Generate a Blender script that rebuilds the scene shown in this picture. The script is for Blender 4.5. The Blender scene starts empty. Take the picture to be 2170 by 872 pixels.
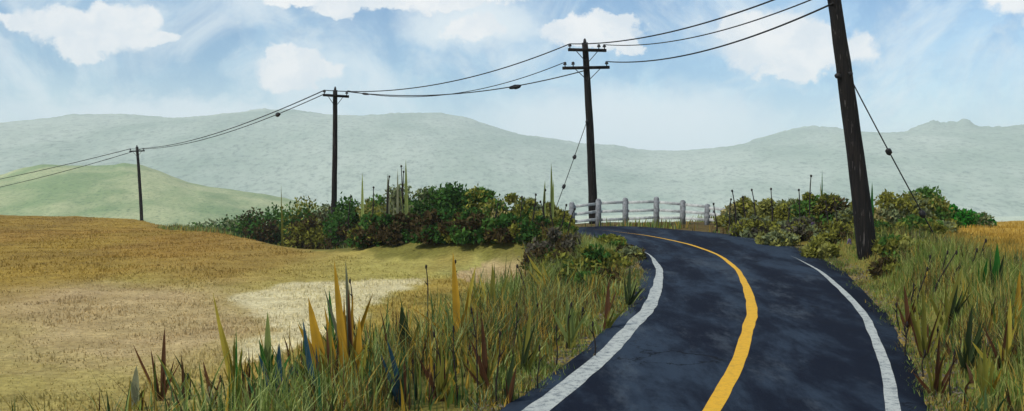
import bpy, math
import numpy as np
from mathutils import Vector
R_ = math.radians
rng = np.random.default_rng(7)
CAMZ = 3.6                                   # camera height above the near road, metres

# ------------------------------------------------------------------ camera
scene = bpy.context.scene
cam_d = bpy.data.cameras.new('camera'); cam = bpy.data.objects.new('camera', cam_d)
scene.collection.objects.link(cam); scene.camera = cam
FPX = 2000.0
cam_d.sensor_width = 36; cam_d.lens = 36*FPX/2170
PITCH = math.atan(36/FPX)
cam.location = (0, 0, CAMZ); cam.rotation_euler = (math.pi/2-PITCH, 0, 0)
cam_d.clip_start = 0.1; cam_d.clip_end = 30000

# ------------------------------------------------------------------ sun, sky, exposure
SUN_EL, SUN_AZ = 46.0, -128.0                # azimuth clockwise from +Y: behind the camera on the left
sd = Vector((math.sin(R_(SUN_AZ))*math.cos(R_(SUN_EL)), math.cos(R_(SUN_AZ))*math.cos(R_(SUN_EL)), math.sin(R_(SUN_EL))))
sun_d = bpy.data.lights.new('sun', 'SUN'); sun_d.energy = 3.3; sun_d.angle = R_(0.6); sun_d.color = (1, .955, .88)
sun = bpy.data.objects.new('sun', sun_d); scene.collection.objects.link(sun)
sun.rotation_euler = (-sd).to_track_quat('-Z', 'Y').to_euler()
scene.view_settings.view_transform = 'Standard'; scene.view_settings.look = 'None'
scene.view_settings.exposure = 0.0; scene.view_settings.gamma = 1
scene.cycles.volume_bounces = 1
scene.cycles.max_bounces = 8
SKY_STRENGTH = 0.12

class NT:
    """small helper to write node trees"""
    def __init__(s, tree): s.t = tree; s.n = tree.nodes; s.l = tree.links
    def new(s, typ, **kw):
        nd = s.n.new(typ)
        for k, v in kw.items(): setattr(nd, k, v)
        return nd
    def put(s, sock, v):
        if isinstance(v, bpy.types.NodeSocket): s.l.new(v, sock)
        else: sock.default_value = v
    def math(s, op, a, b=None, c=None, clamp=False):
        m = s.new('ShaderNodeMath', operation=op, use_clamp=clamp); s.put(m.inputs[0], a)
        if b is not None: s.put(m.inputs[1], b)
        if c is not None: s.put(m.inputs[2], c)
        return m.outputs[0]
    def vmath(s, op, a, b):
        m = s.new('ShaderNodeVectorMath', operation=op); s.put(m.inputs[0], a); s.put(m.inputs[1], b); return m.outputs[0]
    def noise(s, vec, scale, detail=4, rough=.55, col=False, dist=0):
        m = s.new('ShaderNodeTexNoise'); s.put(m.inputs['Vector'], vec)
        m.inputs['Scale'].default_value = scale; m.inputs['Detail'].default_value = detail
        m.inputs['Roughness'].default_value = rough; m.inputs['Distortion'].default_value = dist
        return m.outputs['Color' if col else 'Fac']
    def mapr(s, v, a, b, c=0., d=1., smooth=True):
        m = s.new('ShaderNodeMapRange', interpolation_type='SMOOTHSTEP' if smooth else 'LINEAR')
        s.put(m.inputs[0], v)
        for i, x in enumerate((a, b, c, d)): s.put(m.inputs[i+1], x)
        return m.outputs[0]
    def mix(s, f, a, b, mode='MIX'):
        m = s.new('ShaderNodeMix', data_type='RGBA', blend_type=mode)
        s.put(m.inputs[0], f)
        for i, v in ((6, a), (7, b)):
            if isinstance(v, (tuple, list)) and len(v) == 3: v = (*v, 1)
            s.put(m.inputs[i], v)
        return m.outputs[2]

world = bpy.data.worlds.new('World'); scene.world = world; world.use_nodes = True
w = NT(world.node_tree); w.n.clear()
sky = w.new('ShaderNodeTexSky', sky_type='NISHITA'); sky.sun_disc = False
sky.sun_elevation = R_(SUN_EL); sky.sun_rotation = R_(SUN_AZ); sky.air_density = 1.0; sky.dust_density = .6; sky.ozone_density = 2.5
tc = w.new('ShaderNodeTexCoord'); D = tc.outputs['Generated']
sep = w.new('ShaderNodeSeparateXYZ'); w.l.new(D, sep.inputs[0])
az = w.math('ARCTAN2', sep.outputs[0], sep.outputs[1]); el = w.math('ARCSINE', sep.outputs[2])
comb = w.new('ShaderNodeCombineXYZ'); w.l.new(az, comb.inputs[0]); w.l.new(el, comb.inputs[1]); AE = comb.outputs[0]
warp = w.vmath('MULTIPLY', w.vmath('SUBTRACT', w.noise(AE, 13, 6, .62, True), (.5, .5, .5)), (.085, .055, 0))
warp2 = w.vmath('MULTIPLY', w.vmath('SUBTRACT', w.noise(AE, 70, 5, .7, True), (.5, .5, .5)), (.022, .016, 0))
AEw = w.vmath('ADD', w.vmath('ADD', AE, warp), warp2)
sw = w.new('ShaderNodeSeparateXYZ'); w.l.new(AEw, sw.inputs[0])
# fair weather clouds, each a few merged puffs: (azimuth, elevation, half width, half height) in degrees
def ae(px, py, rx, ry):
    return ((px-1085)/FPX, (400-py)/FPX, rx/FPX, ry/FPX)
puffs = [ae(245,95,130,42), ae(300,62,75,34), ae(150,98,85,18), ae(370,100,50,16), ae(225,125,60,26),
         ae(635,150,80,38), ae(610,125,38,34), ae(700,160,62,22), ae(650,180,50,22),
         ae(640,2,95,22), ae(800,8,150,24), ae(980,5,130,28), ae(720,24,60,18), ae(1000,70,60,26),
         ae(1250,72,115,32), ae(1300,45,55,26), ae(1190,55,40,20), ae(1330,95,40,18),
         ae(1655,112,155,60), ae(1580,95,80,45), ae(1740,110,85,40), ae(1660,165,75,26),
         ae(2115,22,110,52), ae(2150,70,75,48), ae(2060,10,60,30), ae(-200,80,120,50), ae(2500,60,160,60)]
tot = None
for a_, e_, rx, ry in puffs:
    dx = w.math('DIVIDE', w.math('SUBTRACT', sw.outputs[0], a_), rx)
    dy = w.math('DIVIDE', w.math('SUBTRACT', sw.outputs[1], e_), ry)
    r2 = w.math('ADD', w.math('MULTIPLY', dx, dx), w.math('MULTIPLY', dy, dy))
    g = w.math('SUBTRACT', 1.3, r2, clamp=True)
    tot = g if tot is None else w.math('MAXIMUM', tot, g)
wisp = w.noise(AEw, 30, 6, .65)
puff = w.mapr(w.math('ADD', tot, w.math('MULTIPLY', w.math('SUBTRACT', wisp, .5), 1.1)), .02, .72)
back = w.mapr(w.noise(D, 2.6, 6, .6), .52, .66)          # clouds over the rest of the sky
away = w.mapr(w.math('ABSOLUTE', az), .75, .95)
high = w.mapr(el, .25, .42)
puff = w.math('MAXIMUM', puff, w.math('MULTIPLY', back, w.math('MAXIMUM', away, high)))
veil = w.math('MULTIPLY', w.mapr(w.noise(AE, 9, 6, .62, dist=.8), .40, .66), .66)
low = w.mapr(el, .03, .13, .6, 0.)
veil = w.math('MAXIMUM', veil, w.math('MULTIPLY', low, w.mapr(w.noise(AE, 5, 4, .6), .25, .6, .45, 1.)))
skyc = w.mix(1., sky.outputs[0], w.mix(w.mapr(w.noise(AEw, 8, 7, .68, dist=.5), .38, .62), (.58, .83, 1.0, 1), (.98, 1.12, 1.16, 1)), 'MULTIPLY')
for a_, e_, rx, ry in (ae(1330,285,420,120), ae(430,262,420,60), ae(1000,60,190,60)):
    dx = w.math('DIVIDE', w.math('SUBTRACT', sw.outputs[0], a_), rx); dy = w.math('DIVIDE', w.math('SUBTRACT', sw.outputs[1], e_), ry)
    veil = w.math('MAXIMUM', veil, w.math('MULTIPLY', w.mapr(w.math('ADD', w.math('MULTIPLY', dx, dx), w.math('MULTIPLY', dy, dy)), 0., 1.2, 1., 0.), .92))
c1 = w.mix(veil, skyc, (6.9, 7.6, 8.0))
shade = w.mapr(w.noise(AEw, 18, 5, .6), .35, .65, 0., 1.)
cc = w.mix(shade, (6.6, 7.1, 7.6), (8.2, 8.2, 8.2))
c2 = w.mix(w.math('MULTIPLY', puff, .95), c1, cc)
bg = w.new('ShaderNodeBackground'); w.l.new(c2, bg.inputs[0]); bg.inputs[1].default_value = SKY_STRENGTH
wo = w.new('ShaderNodeOutputWorld'); w.l.new(bg.outputs[0], wo.inputs[0])

# ------------------------------------------------------------------ numeric helpers
def s2l(r, g, b):
    o = []
    for c in (r, g, b):
        c /= 255.; o.append(c/12.92 if c <= .04045 else ((c+.055)/1.055)**2.4)
    return np.array(o)
_perm = np.random.default_rng(3).random((256, 256))
def vnoise(x, y):
    x = np.asarray(x, float); y = np.asarray(y, float)
    xi = np.floor(x).astype(int); yi = np.floor(y).astype(int); fx = x-xi; fy = y-yi
    fx = fx*fx*(3-2*fx); fy = fy*fy*(3-2*fy)
    a = _perm[xi & 255, yi & 255]; b = _perm[(xi+1) & 255, yi & 255]
    c = _perm[xi & 255, (yi+1) & 255]; d = _perm[(xi+1) & 255, (yi+1) & 255]
    return (a*(1-fx)+b*fx)*(1-fy)+(c*(1-fx)+d*fx)*fy
def fbm(x, y, n=4):
    s = 0; a = .5; t = 0
    for i in range(n):
        s = s+a*vnoise(x*2**i+17.3*i, y*2**i+5.1*i); t += a; a *= .55
    return s/t
def sstep(v, a, b):
    t = np.clip((v-a)/(b-a), 0, 1); return t*t*(3-2*t)
def poly_in(x, y, poly):
    ins = np.zeros(np.shape(x), bool); n = len(poly)
    for i in range(n):
        x0, y0 = poly[i]; x1, y1 = poly[(i+1) % n]
        if y0 == y1: continue
        c = ((y0 > y) != (y1 > y)) & (x < (x1-x0)*(y-y0)/(y1-y0)+x0); ins ^= c
    return ins

# ------------------------------------------------------------------ the land (z relative to the camera, CAMZ added at the end)
CL = np.array([(-12,-30,-3.6),(-7.5,-16,-3.6),(-3.4,-4,-3.6),(-.9,3.5,-3.6),(1.0,9,-3.6),(3.15,14.8,-3.5),(4.23,17.8,-3.38),(5.37,21.4,-3.22),(6.3,24.8,-3.08),
   (7.15,29,-2.9),(7.72,33,-2.69),(7.8,36.8,-2.49),(7.15,40.6,-2.29),(5.6,43.8,-2.1),(3.0,46.3,-1.98),(-1,49.3,-2.35),(-5,54.5,-3.2),(-9,62,-4.6),(-14,73,-6.6),(-26,98,-11.5),(-60,160,-24)])
def catmull(P, step=.35):
    out = []
    for i in range(len(P)-1):
        p0 = P[max(i-1, 0)]; p1 = P[i]; p2 = P[i+1]; p3 = P[min(i+2, len(P)-1)]
        n = max(2, int(np.linalg.norm(p2-p1)/step))
        for k in range(n):
            t = k/n
            out.append(.5*((2*p1)+(-p0+p2)*t+(2*p0-5*p1+4*p2-p3)*t*t+(-p0+3*p1-3*p2+p3)*t**3))
    out.append(P[-1]); return np.array(out)
RC = catmull(CL)
tan = np.gradient(RC[:, :2], axis=0); tan /= np.linalg.norm(tan, axis=1)[:, None]
RN = np.stack([tan[:, 1], -tan[:, 0]], 1)               # points to the right of travel
RS = np.concatenate([[0], np.cumsum(np.linalg.norm(np.diff(RC[:, :2], axis=0), axis=1))])
s29, s36, s42 = (RS[np.argmin(abs(RC[:, 1]-v))] for v in (27, 35, 41))
WR = np.interp(RS, [s29, s36, s42, s42+6, s42+14], [3.2, 3.6, 4.5, 4.3, 3.6])     # right half width, widened through the bend
WL = np.full(len(RS), 3.15)
def near_road(x, y):
    """signed lateral offset from the centre line (right +), index of the nearest point"""
    x = np.asarray(x, float).ravel(); y = np.asarray(y, float).ravel()
    off = np.full(x.shape, 999.); idx = np.zeros(x.shape, int)
    m = (x > -75) & (x < 45) & (y > -45) & (y < 175)
    mi = np.where(m)[0]
    for c in range(0, len(mi), 20000):
        q = mi[c:c+20000]
        d2 = (x[q][:, None]-RC[None, :, 0])**2+(y[q][:, None]-RC[None, :, 1])**2
        k = d2.argmin(1); idx[q] = k
        dx = x[q]-RC[k, 0]; dy = y[q]-RC[k, 1]
        sgn = np.sign(dx*RN[k, 0]+dy*RN[k, 1]); sgn[sgn == 0] = 1
        off[q] = sgn*np.sqrt(d2.min(1))
    return off, idx
CRX = np.array([-400,-90,-66,-49,-38,-27,-17,-9,-3,2,5,10,14,20,30,60,400.])
CRY = np.array([130,128,128,129,112,94,78,66,58,54,53,53.5,56,66,72,76,80.])
CRZ = np.array([-3.2,-3.3,-3.65,-4.35,-4.2,-3.8,-3.4,-3.2,-2.7,-2.2,-1.95,-1.9,-2.0,-2.3,-2.5,-2.6,-2.4])
def land(x, y):
    shp = np.shape(x); x = np.asarray(x, float).ravel(); y = np.asarray(y, float).ravel()
    yc = np.interp(x, CRX, CRY); zc = np.interp(x, CRX, CRZ)
    zl = np.interp(y, [-50, 0, 30, 45], [-3.6, -3.6, -3.62, -3.5])
    t = sstep(y, 30, 1)*0+np.clip((y-38)/np.maximum(yc-38, 1), 0, 1)
    zleft = zl*(1-t)+zc*t
    zb = np.interp(y, [-20, 8, 15, 21, 27, 34, 45, 60, 75], [-3.5, -3.5, -3.35, -2.95, -2.45, -1.98, -1.95, -2.1, -2.4])
    off, k = near_road(x, y)
    side = off > 0
    side = np.where(off > 900, x > 0, side)
    side = np.where(y > 46, x > 1.5, side)
    zr_ = np.where(side, zb+(zc-zb)*sstep(y, 45, 60), zleft)
    amp = .12+.25*sstep(np.abs(x), 10, 60)
    z = zr_+(fbm(x*.12+3, y*.12+9, 4)-.5)*amp*2+(fbm(x*.9, y*.9, 3)-.5)*.08
    bey = np.maximum(y-yc, 0)
    valley = -30-8*sstep(y, 300, 1500)+(fbm(x*.004, y*.004, 4)-.5)*10
    fall = z-bey*bey*.02/(1+bey*.1)
    z = np.where(bey > 0, np.maximum(fall, valley), z)
    z = np.where(bey > 250, valley, z)
    # road bed
    ww = np.where(off > 0, WR[k], WL[k]); d = np.abs(off)-ww
    blend = np.where(off > 0, 2.2, 3.0); blend = np.where((RC[k, 1] > 42), 4.0, blend)
    wgt = 1-sstep(d, .35, .35+blend)
    z = z*(1-wgt)+(RC[k, 2]-.05)*wgt
    return z.reshape(shp)
def un(px, py, z=-3.6):
    """photo direction to a point on the plane z (for laying out the plan)"""
    d1 = -(py-436)/FPX; yy = math.cos(PITCH)+d1*math.sin(PITCH); zz = -math.sin(PITCH)+d1*math.cos(PITCH)
    Y = z*yy/zz; return ((px-1085)/FPX*Y/yy, Y)
def ground_at(px, py):
    """where the line of sight through a photo point meets the land"""
    d1 = -(py-436)/FPX; yy = math.cos(PITCH)+d1*math.sin(PITCH); zz = -math.sin(PITCH)+d1*math.cos(PITCH)
    Y = np.geomspace(6, 160, 1500); X = (px-1085)/FPX*Y/yy; Z = zz/yy*Y
    g = land(X, Y); h = np.where(Z < g)[0]
    k = h[0] if len(h) else 1499
    return X[k], Y[k], g[k]
def at_depth(px, Y):
    return (px-1085)/FPX*Y
def z_px(py, Y):
    return (400-py)/FPX*Y

FC = dict(rust=s2l(146,112,54), sage=s2l(140,140,84), ochre=s2l(154,128,58), dark=s2l(132,108,52), olive=s2l(164,156,88), buff=s2l(176,152,116), pale=s2l(205,194,156),
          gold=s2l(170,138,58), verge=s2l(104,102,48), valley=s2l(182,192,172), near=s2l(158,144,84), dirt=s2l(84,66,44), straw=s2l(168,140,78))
def P(*pts): return [un(*p) for p in pts]
patch_buff = P((-60,640),(120,600),(330,610),(480,600),(560,640),(640,690),(560,740),(400,770),(200,780),(-60,740))
patch_pale = P((500,625),(600,600),(700,596),(800,595),(905,592),(850,620),(745,672),(700,700),(600,735),(490,762),(560,700))
patch_gold = P((905,592),(1010,590),(1100,640),(1080,720),(900,780),(760,760),(640,790),(490,800),(500,768),(620,735),(745,674),(850,622))
patch_pink = P((950,585),(1060,574),(1200,578),(1215,600),(1150,610),(980,600))
stripe = P((490,754),(560,738),(620,720),(680,700),(742,670),(752,682),(690,714),(630,736),(560,752),(495,768))
def soft(x, y, poly, rad):
    v = 0.
    for i in range(10):
        a = i*2.4; q = rad*math.sqrt((i+.5)/10); v = v+poly_in(x+math.cos(a)*q, y+math.sin(a)*q*1.6, poly)
    return v/10.
def gcol(x, y):
    shp = np.shape(x); x = np.asarray(x, float).ravel(); y = np.asarray(y, float).ravel()
    n1 = fbm(x*.09, y*.05, 5); n2 = fbm(x*.35+40, y*.2+7, 4); n3 = fbm(x*1.5, y*1.1, 3)
    wx = x+(fbm(x*.5, y*.5+50, 4)-.5)*1.6; wy = y+(fbm(x*.4+90, y*.4, 4)-.5)*2.4
    L = lambda a, b, t: a*(1-t[:, None])+b*t[:, None]
    c = np.repeat(FC['ochre'][None], len(x), 0)
    c = L(c, FC['dark'][None], sstep(n1+(n2-.5)*.4, .50, .72)*.75*sstep(x, 5, -20))
    c = L(c, FC['olive'][None], sstep(wx+n2*12, -16, -1)*sstep(y, 110, 55)*.9)
    c = L(c, FC['rust'][None], sstep(fbm(x*.07+2, y*.035+8, 4), .42, .62)*sstep(x, -3, -14)*sstep(y, 28, 38)*(1-.7*sstep(y, 70, 110))*.6)
    c = L(c, FC['sage'][None], sstep(fbm(x*.11+22, y*.06+1, 4), .52, .66)*sstep(y, 60, 30)*.6)
    c = L(c, FC['near'][None], sstep(wy, 24, 17))
    c = L(c, FC['dark'][None], sstep(fbm(x*.25+60, y*.12, 4), .55, .68)*.35)
    c = L(c, FC['buff'][None], soft(wx, wy, patch_buff, 1.8)*(.5+.4*n2))
    c = L(c, FC['gold'][None]*.8, soft(wx, wy, patch_gold, .5)*.65)
    c = L(c, FC['pale'][None], soft(wx, wy, patch_pale, .22)*.85)
    c = L(c, FC['buff'][None], poly_in(wx, wy, patch_pink)*.8)
    c = L(c, FC['pale'][None]*1.15, soft(x+(wx-x)*.4, y+(wy-y)*.4, stripe, .15)*.9)
    c = L(c, FC['gold'][None], (sstep(x, 8, 14)*sstep(y, 14, 30)))
    off, k = near_road(x, y)
    ww = np.where(off > 0, WR[k], WL[k]); d = np.abs(off)-ww+(n3-.5)*.9
    lim = np.where(off > 0, 8.5, np.interp(RC[k, 1], [10, 20, 30, 36, 44], [4.2, 6.0, 6.8, 4.2, 4.]))
    v = 1-sstep(d+(n2-.5)*4, lim*.72, lim)
    c = L(c, FC['verge'][None], v*.9)
    edge = 1-sstep(d, .1, .9)
    c = L(c, FC['straw'][None]*.8, edge*np.where(off > 0, .65, .35)*(off < 900))
    yc = np.interp(x, CRX, CRY)
    # scrubby strip along the crest
    strip = sstep(y, yc-13+(n2-.5)*5, yc-10)*sstep(x, -45, -30)*(1-sstep(x, 18, 24))*(1-sstep(y, yc+3, yc+8))
    c = L(c, FC['dirt'][None], strip*.75)
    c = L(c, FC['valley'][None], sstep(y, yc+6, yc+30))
    c = c*(.86+.28*n3[:, None])
    return c.reshape(*shp, 3)

# ------------------------------------------------------------------ mesh helpers
def link(o, parent=None):
    scene.collection.objects.link(o)
    if parent is not None: o.parent = parent
    return o
def tag(o, label=None, cat=None, group=None, kind=None):
    if label: o['label'] = label
    if cat: o['category'] = cat
    if group: o['group'] = group
    if kind: o['kind'] = kind
    return o
def empty(name, loc=(0, 0, 0)):
    o = bpy.data.objects.new(name, None); o.location = loc; o.empty_display_size = .2; return link(o)
def np_mesh(name, V, faces, mat, parent=None, col=None, smooth=False, loc=(0, 0, 0)):
    """faces: list of (n,k) int arrays"""
    me = bpy.data.meshes.new(name); V = np.asarray(V, np.float32)
    me.vertices.add(len(V)); me.vertices.foreach_set('co', V.ravel())
    lv = np.concatenate([f.ravel() for f in faces]).astype(np.int32)
    tot_ = np.concatenate([np.full(len(f), f.shape[1]) for f in faces]).astype(np.int32)
    me.loops.add(len(lv)); me.loops.foreach_set('vertex_index', lv)
    me.polygons.add(len(tot_)); me.polygons.foreach_set('loop_start', np.concatenate([[0], np.cumsum(tot_)[:-1]]).astype(np.int32))
    me.polygons.foreach_set('loop_total', tot_)
    if smooth: me.polygons.foreach_set('use_smooth', np.ones(len(tot_), bool))
    me.update(calc_edges=True)
    if col is not None:
        a = me.color_attributes.new('tint', 'FLOAT_COLOR', 'POINT')
        c4 = np.ones((len(V), 4), np.float32); c4[:, :3] = col; a.data.foreach_set('color', c4.ravel())
    me.materials.append(mat)
    o = bpy.data.objects.new(name, me); o.location = loc; return link(o, parent)
def grid_faces(nr, nc, wrap=False):
    i = np.arange(nr-1)[:, None]; j = np.arange(nc if wrap else nc-1)[None]; j2 = (j+1) % nc
    return np.stack([i*nc+j, i*nc+j2, (i+1)*nc+j2, (i+1)*nc+j], -1).reshape(-1, 4)
class MB:
    """collects tubes and boxes into one mesh"""
    def __init__(s): s.V = []; s.F4 = []; s.F3 = []; s.n = 0
    def add(s, V, f4=None, f3=None):
        V = np.asarray(V, float)
        if f4 is not None and len(f4): s.F4.append(np.asarray(f4)+s.n)
        if f3 is not None and len(f3): s.F3.append(np.asarray(f3)+s.n)
        s.V.append(V); s.n += len(V)
    def tube(s, pts, rad, k=8, rough=0.):
        pts = np.asarray(pts, float); n = len(pts); rad = np.broadcast_to(np.asarray(rad, float), (n,))
        T = np.gradient(pts, axis=0); T /= np.linalg.norm(T, axis=1)[:, None]+1e-9
        ref = np.array([0, 0, 1.]) if abs(T[0, 2]) < .9 else np.array([0, 1., 0])
        U = np.cross(T, ref); U /= np.linalg.norm(U, axis=1)[:, None]; W = np.cross(T, U)
        a = np.linspace(0, 2*np.pi, k, endpoint=False)
        rr = rad[:, None]*(1+(rng.random((n, k))-.5)*rough)
        V = pts[:, None]+rr[..., None]*(np.cos(a)[None, :, None]*U[:, None]+np.sin(a)[None, :, None]*W[:, None])
        V = V.reshape(-1, 3); F = grid_faces(n, k, True)
        V = np.concatenate([V, pts[:1], pts[-1:]])
        j = np.arange(k); j2 = (j+1) % k
        f3 = np.concatenate([np.stack([np.full(k, n*k), j2, j], 1), np.stack([np.full(k, n*k+1), (n-1)*k+j, (n-1)*k+j2], 1)])
        s.add(V, F, f3)
    def box(s, c, size, ax=None, bev=.12):
        """box with chamfered long edges; ax: 3 unit axes"""
        ax = np.eye(3) if ax is None else np.asarray(ax, float); h = np.asarray(size)/2.; b = min(h[1], h[2])*bev*2
        prof = [(-h[1]+b, -h[2]), (h[1]-b, -h[2]), (h[1], -h[2]+b), (h[1], h[2]-b), (h[1]-b, h[2]), (-h[1]+b, h[2]), (-h[1], h[2]-b), (-h[1], -h[2]+b)]
        V = []
        for sx in (-h[0], h[0]):
            for p in prof: V.append(np.asarray(c)+ax[0]*sx+ax[1]*p[0]+ax[2]*p[1])
        V.append(np.asarray(c)-ax[0]*h[0]); V.append(np.asarray(c)+ax[0]*h[0])
        f4 = [(j, (j+1) % 8, 8+(j+1) % 8, 8+j) for j in range(8)]
        f3 = [(16, (j+1) % 8, j) for j in range(8)]+[(17, 8+j, 8+(j+1) % 8) for j in range(8)]
        s.add(V, f4, f3)
    def blob(s, c, r, ax=None, lump=.15):
        ax = np.eye(3) if ax is None else np.asarray(ax, float); n, k = 7, 10
        V = []
        for i in range(n):
            th = np.pi*(i+.001)/(n-1+.002)
            for j in range(k):
                ph = 2*np.pi*j/k; q = 1+(rng.random()-.5)*lump
                V.append(np.asarray(c)+ax[0]*(np.cos(th)*r[0]*q)+ax[1]*(np.sin(th)*np.cos(ph)*r[1]*q)+ax[2]*(np.sin(th)*np.sin(ph)*r[2]*q))
        s.add(V, grid_faces(n, k, True))
    def build(s, name, mat, parent=None, smooth=True, loc=(0, 0, 0)):
        F = []
        if s.F4: F.append(np.concatenate(s.F4))
        if s.F3: F.append(np.concatenate(s.F3))
        return np_mesh(name, np.concatenate(s.V), F, mat, parent, smooth=smooth, loc=loc)

# ------------------------------------------------------------------ materials
def mat(name, fn, rough=.8, spec=.3):
    m = bpy.data.materials.new(name); m.use_nodes = True; t = NT(m.node_tree)
    b = m.node_tree.nodes['Principled BSDF']; b.inputs['Roughness'].default_value = rough; b.inputs['Specular IOR Level'].default_value = spec
    fn(t, b); return m
def bump(t, b, h, strength=.4, dist=.05):
    n = t.new('ShaderNodeBump'); n.inputs['Strength'].default_value = strength; n.inputs['Distance'].default_value = dist
    t.l.new(h, n.inputs['Height']); t.l.new(n.outputs[0], b.inputs['Normal'])
def obc(t): return t.new('ShaderNodeTexCoord').outputs['Object']
def tint(t):
    a = t.new('ShaderNodeAttribute'); a.attribute_name = 'tint'; return a.outputs['Color']
def m_ground(t, b):
    o = obc(t); n = t.noise(o, 6, 6, .7); n2 = t.noise(o, .7, 5, .6)
    c = t.mix(1., tint(t), t.mix(t.mapr(n, .3, .7), (.72, .70, .66), (1.28, 1.26, 1.2)), 'MULTIPLY')
    c = t.mix(1., c, t.mix(t.mapr(n2, .3, .7), (.86, .84, .8), (1.14, 1.15, 1.16)), 'MULTIPLY')
    t.put(b.inputs['Base Color'], c); bump(t, b, n, .6, .08)
def m_leaf(t, b):
    o = obc(t); n = t.noise(o, 1.6, 3)
    t.put(b.inputs['Base Color'], t.mix(1., tint(t), t.mix(t.mapr(n, .3, .7), (.8, .8, .8), (1.2, 1.2, 1.15)), 'MULTIPLY'))
    tr = t.new('ShaderNodeBsdfTranslucent'); t.l.new(tint(t), tr.inputs[0])
    ms = t.new('ShaderNodeMixShader'); ms.inputs[0].default_value = .28
    t.l.new(b.outputs[0], ms.inputs[1]); t.l.new(tr.outputs[0], ms.inputs[2])
    t.l.new(ms.outputs[0], t.n['Material Output'].inputs[0])
def m_asphalt(t, b):
    o = obc(t); ov = t.vmath('MULTIPLY', o, (1, .3, 1)); n = t.noise(ov, .55, 8, .72, dist=.2); f = t.noise(o, 60, 3, .8); s = t.noise(ov, .75, 9, .75)
    c = t.mix(t.mapr(n, .42, .62), (.0035, .0065, .015), (.024, .038, .058))
    c = t.mix(t.math('MULTIPLY', t.mapr(s, .52, .68), .5), c, (.068, .086, .104))
    c = t.mix(t.mapr(f, .55, .8, 0, .35), c, (.10, .105, .12))
    cr = t.new('ShaderNodeTexVoronoi', feature='DISTANCE_TO_EDGE'); cr.inputs['Scale'].default_value = .55
    t.l.new(t.vmath('ADD', o, t.vmath('MULTIPLY', t.noise(o, 1.5, 4, .6, True), (1.4, 1.4, 0))), cr.inputs['Vector'])
    crack = t.math('MULTIPLY', t.mapr(cr.outputs[0], .004, .014, 1., 0.), t.mapr(t.noise(o, .3, 2), .5, .6))
    c = t.mix(crack, c, (.004, .005, .008))
    t.put(b.inputs['Base Color'], c); bump(t, b, f, .5, .01)
def m_paint(col, worn, amt=.5):
    def f(t, b):
        o = obc(t); n = t.noise(o, 7, 6, .75); g = t.noise(o, 45, 2, .6)
        k = t.math('MULTIPLY', t.mapr(t.math('ADD', n, t.math('MULTIPLY', g, .35)), .62, .84), amt)
        t.put(b.inputs['Base Color'], t.mix(k, col, worn)); bump(t, b, g, .3, .005)
    return f
def m_pole(t, b):
    o = obc(t); v = t.vmath('MULTIPLY', o, (9, 9, .45)); n = t.noise(v, 1.6, 6, .7)
    g = t.noise(t.vmath('MULTIPLY', o, (22, 22, .8)), 1.3, 3, .6)
    c = t.mix(t.mapr(n, .42, .62), (.005, .0045, .004), (.014, .011, .009))
    c = t.mix(t.mapr(g, .63, .70, 0, .75), c, (.16, .145, .13))
    t.put(b.inputs['Base Color'], c); bump(t, b, n, .9, .04)
def m_flat(c0, c1, sc=5., **kw):
    def f(t, b):
        n = t.noise(obc(t), sc, 5, .65); t.put(b.inputs['Base Color'], t.mix(t.mapr(n, .35, .65), c0, c1)); bump(t, b, n, .3, .02)
    return f
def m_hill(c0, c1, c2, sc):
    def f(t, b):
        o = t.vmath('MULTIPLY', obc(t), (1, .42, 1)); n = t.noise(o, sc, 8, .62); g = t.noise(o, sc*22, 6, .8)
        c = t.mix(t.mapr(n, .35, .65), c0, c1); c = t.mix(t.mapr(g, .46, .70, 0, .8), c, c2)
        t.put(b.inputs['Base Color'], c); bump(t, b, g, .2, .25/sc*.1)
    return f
M = dict(
    ground=mat('grass_ground', m_ground, .95, .1), leaf=mat('foliage', m_leaf, .9, .08), grass=mat('grass_blades', m_leaf, .7, .2),
    asphalt=mat('asphalt', m_asphalt, .9, .1), white=mat('white_road_paint', m_paint((.42, .44, .40), (.11, .13, .14), .85), .8),
    yellow=mat('yellow_road_paint', m_paint((.66, .36, .018), (.22, .15, .03), .35), .8), pole=mat('creosoted_pole_wood', m_pole, .85, .2),
    metal=mat('dark_fittings', m_flat((.006, .006, .007), (.02, .018, .018)), .6), wire=mat('black_cable', m_flat((.006, .006, .007), (.012, .012, .013)), .6),
    fence=mat('weathered_fence_wood', m_flat((.34, .35, .34), (.56, .57, .54), 5), .8), post=mat('grey_fence_post_wood', m_flat((.13, .135, .14), (.27, .28, .285), 6), .85),
    bark=mat('shrub_bark', m_flat((.03, .02, .014), (.07, .05, .035), 8), .9), stalk=mat('dead_stalk', m_flat((.008, .006, .006), (.025, .018, .014), 9), .9),
    stone=mat('pale_stone', m_flat((.35, .36, .33), (.55, .55, .5), 4), .9),
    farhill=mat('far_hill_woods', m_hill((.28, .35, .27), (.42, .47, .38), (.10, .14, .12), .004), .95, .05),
    nearhill=mat('pasture_hill', m_hill((.23, .31, .15), (.44, .46, .25), (.11, .17, .10), .03), .95, .05))

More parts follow.
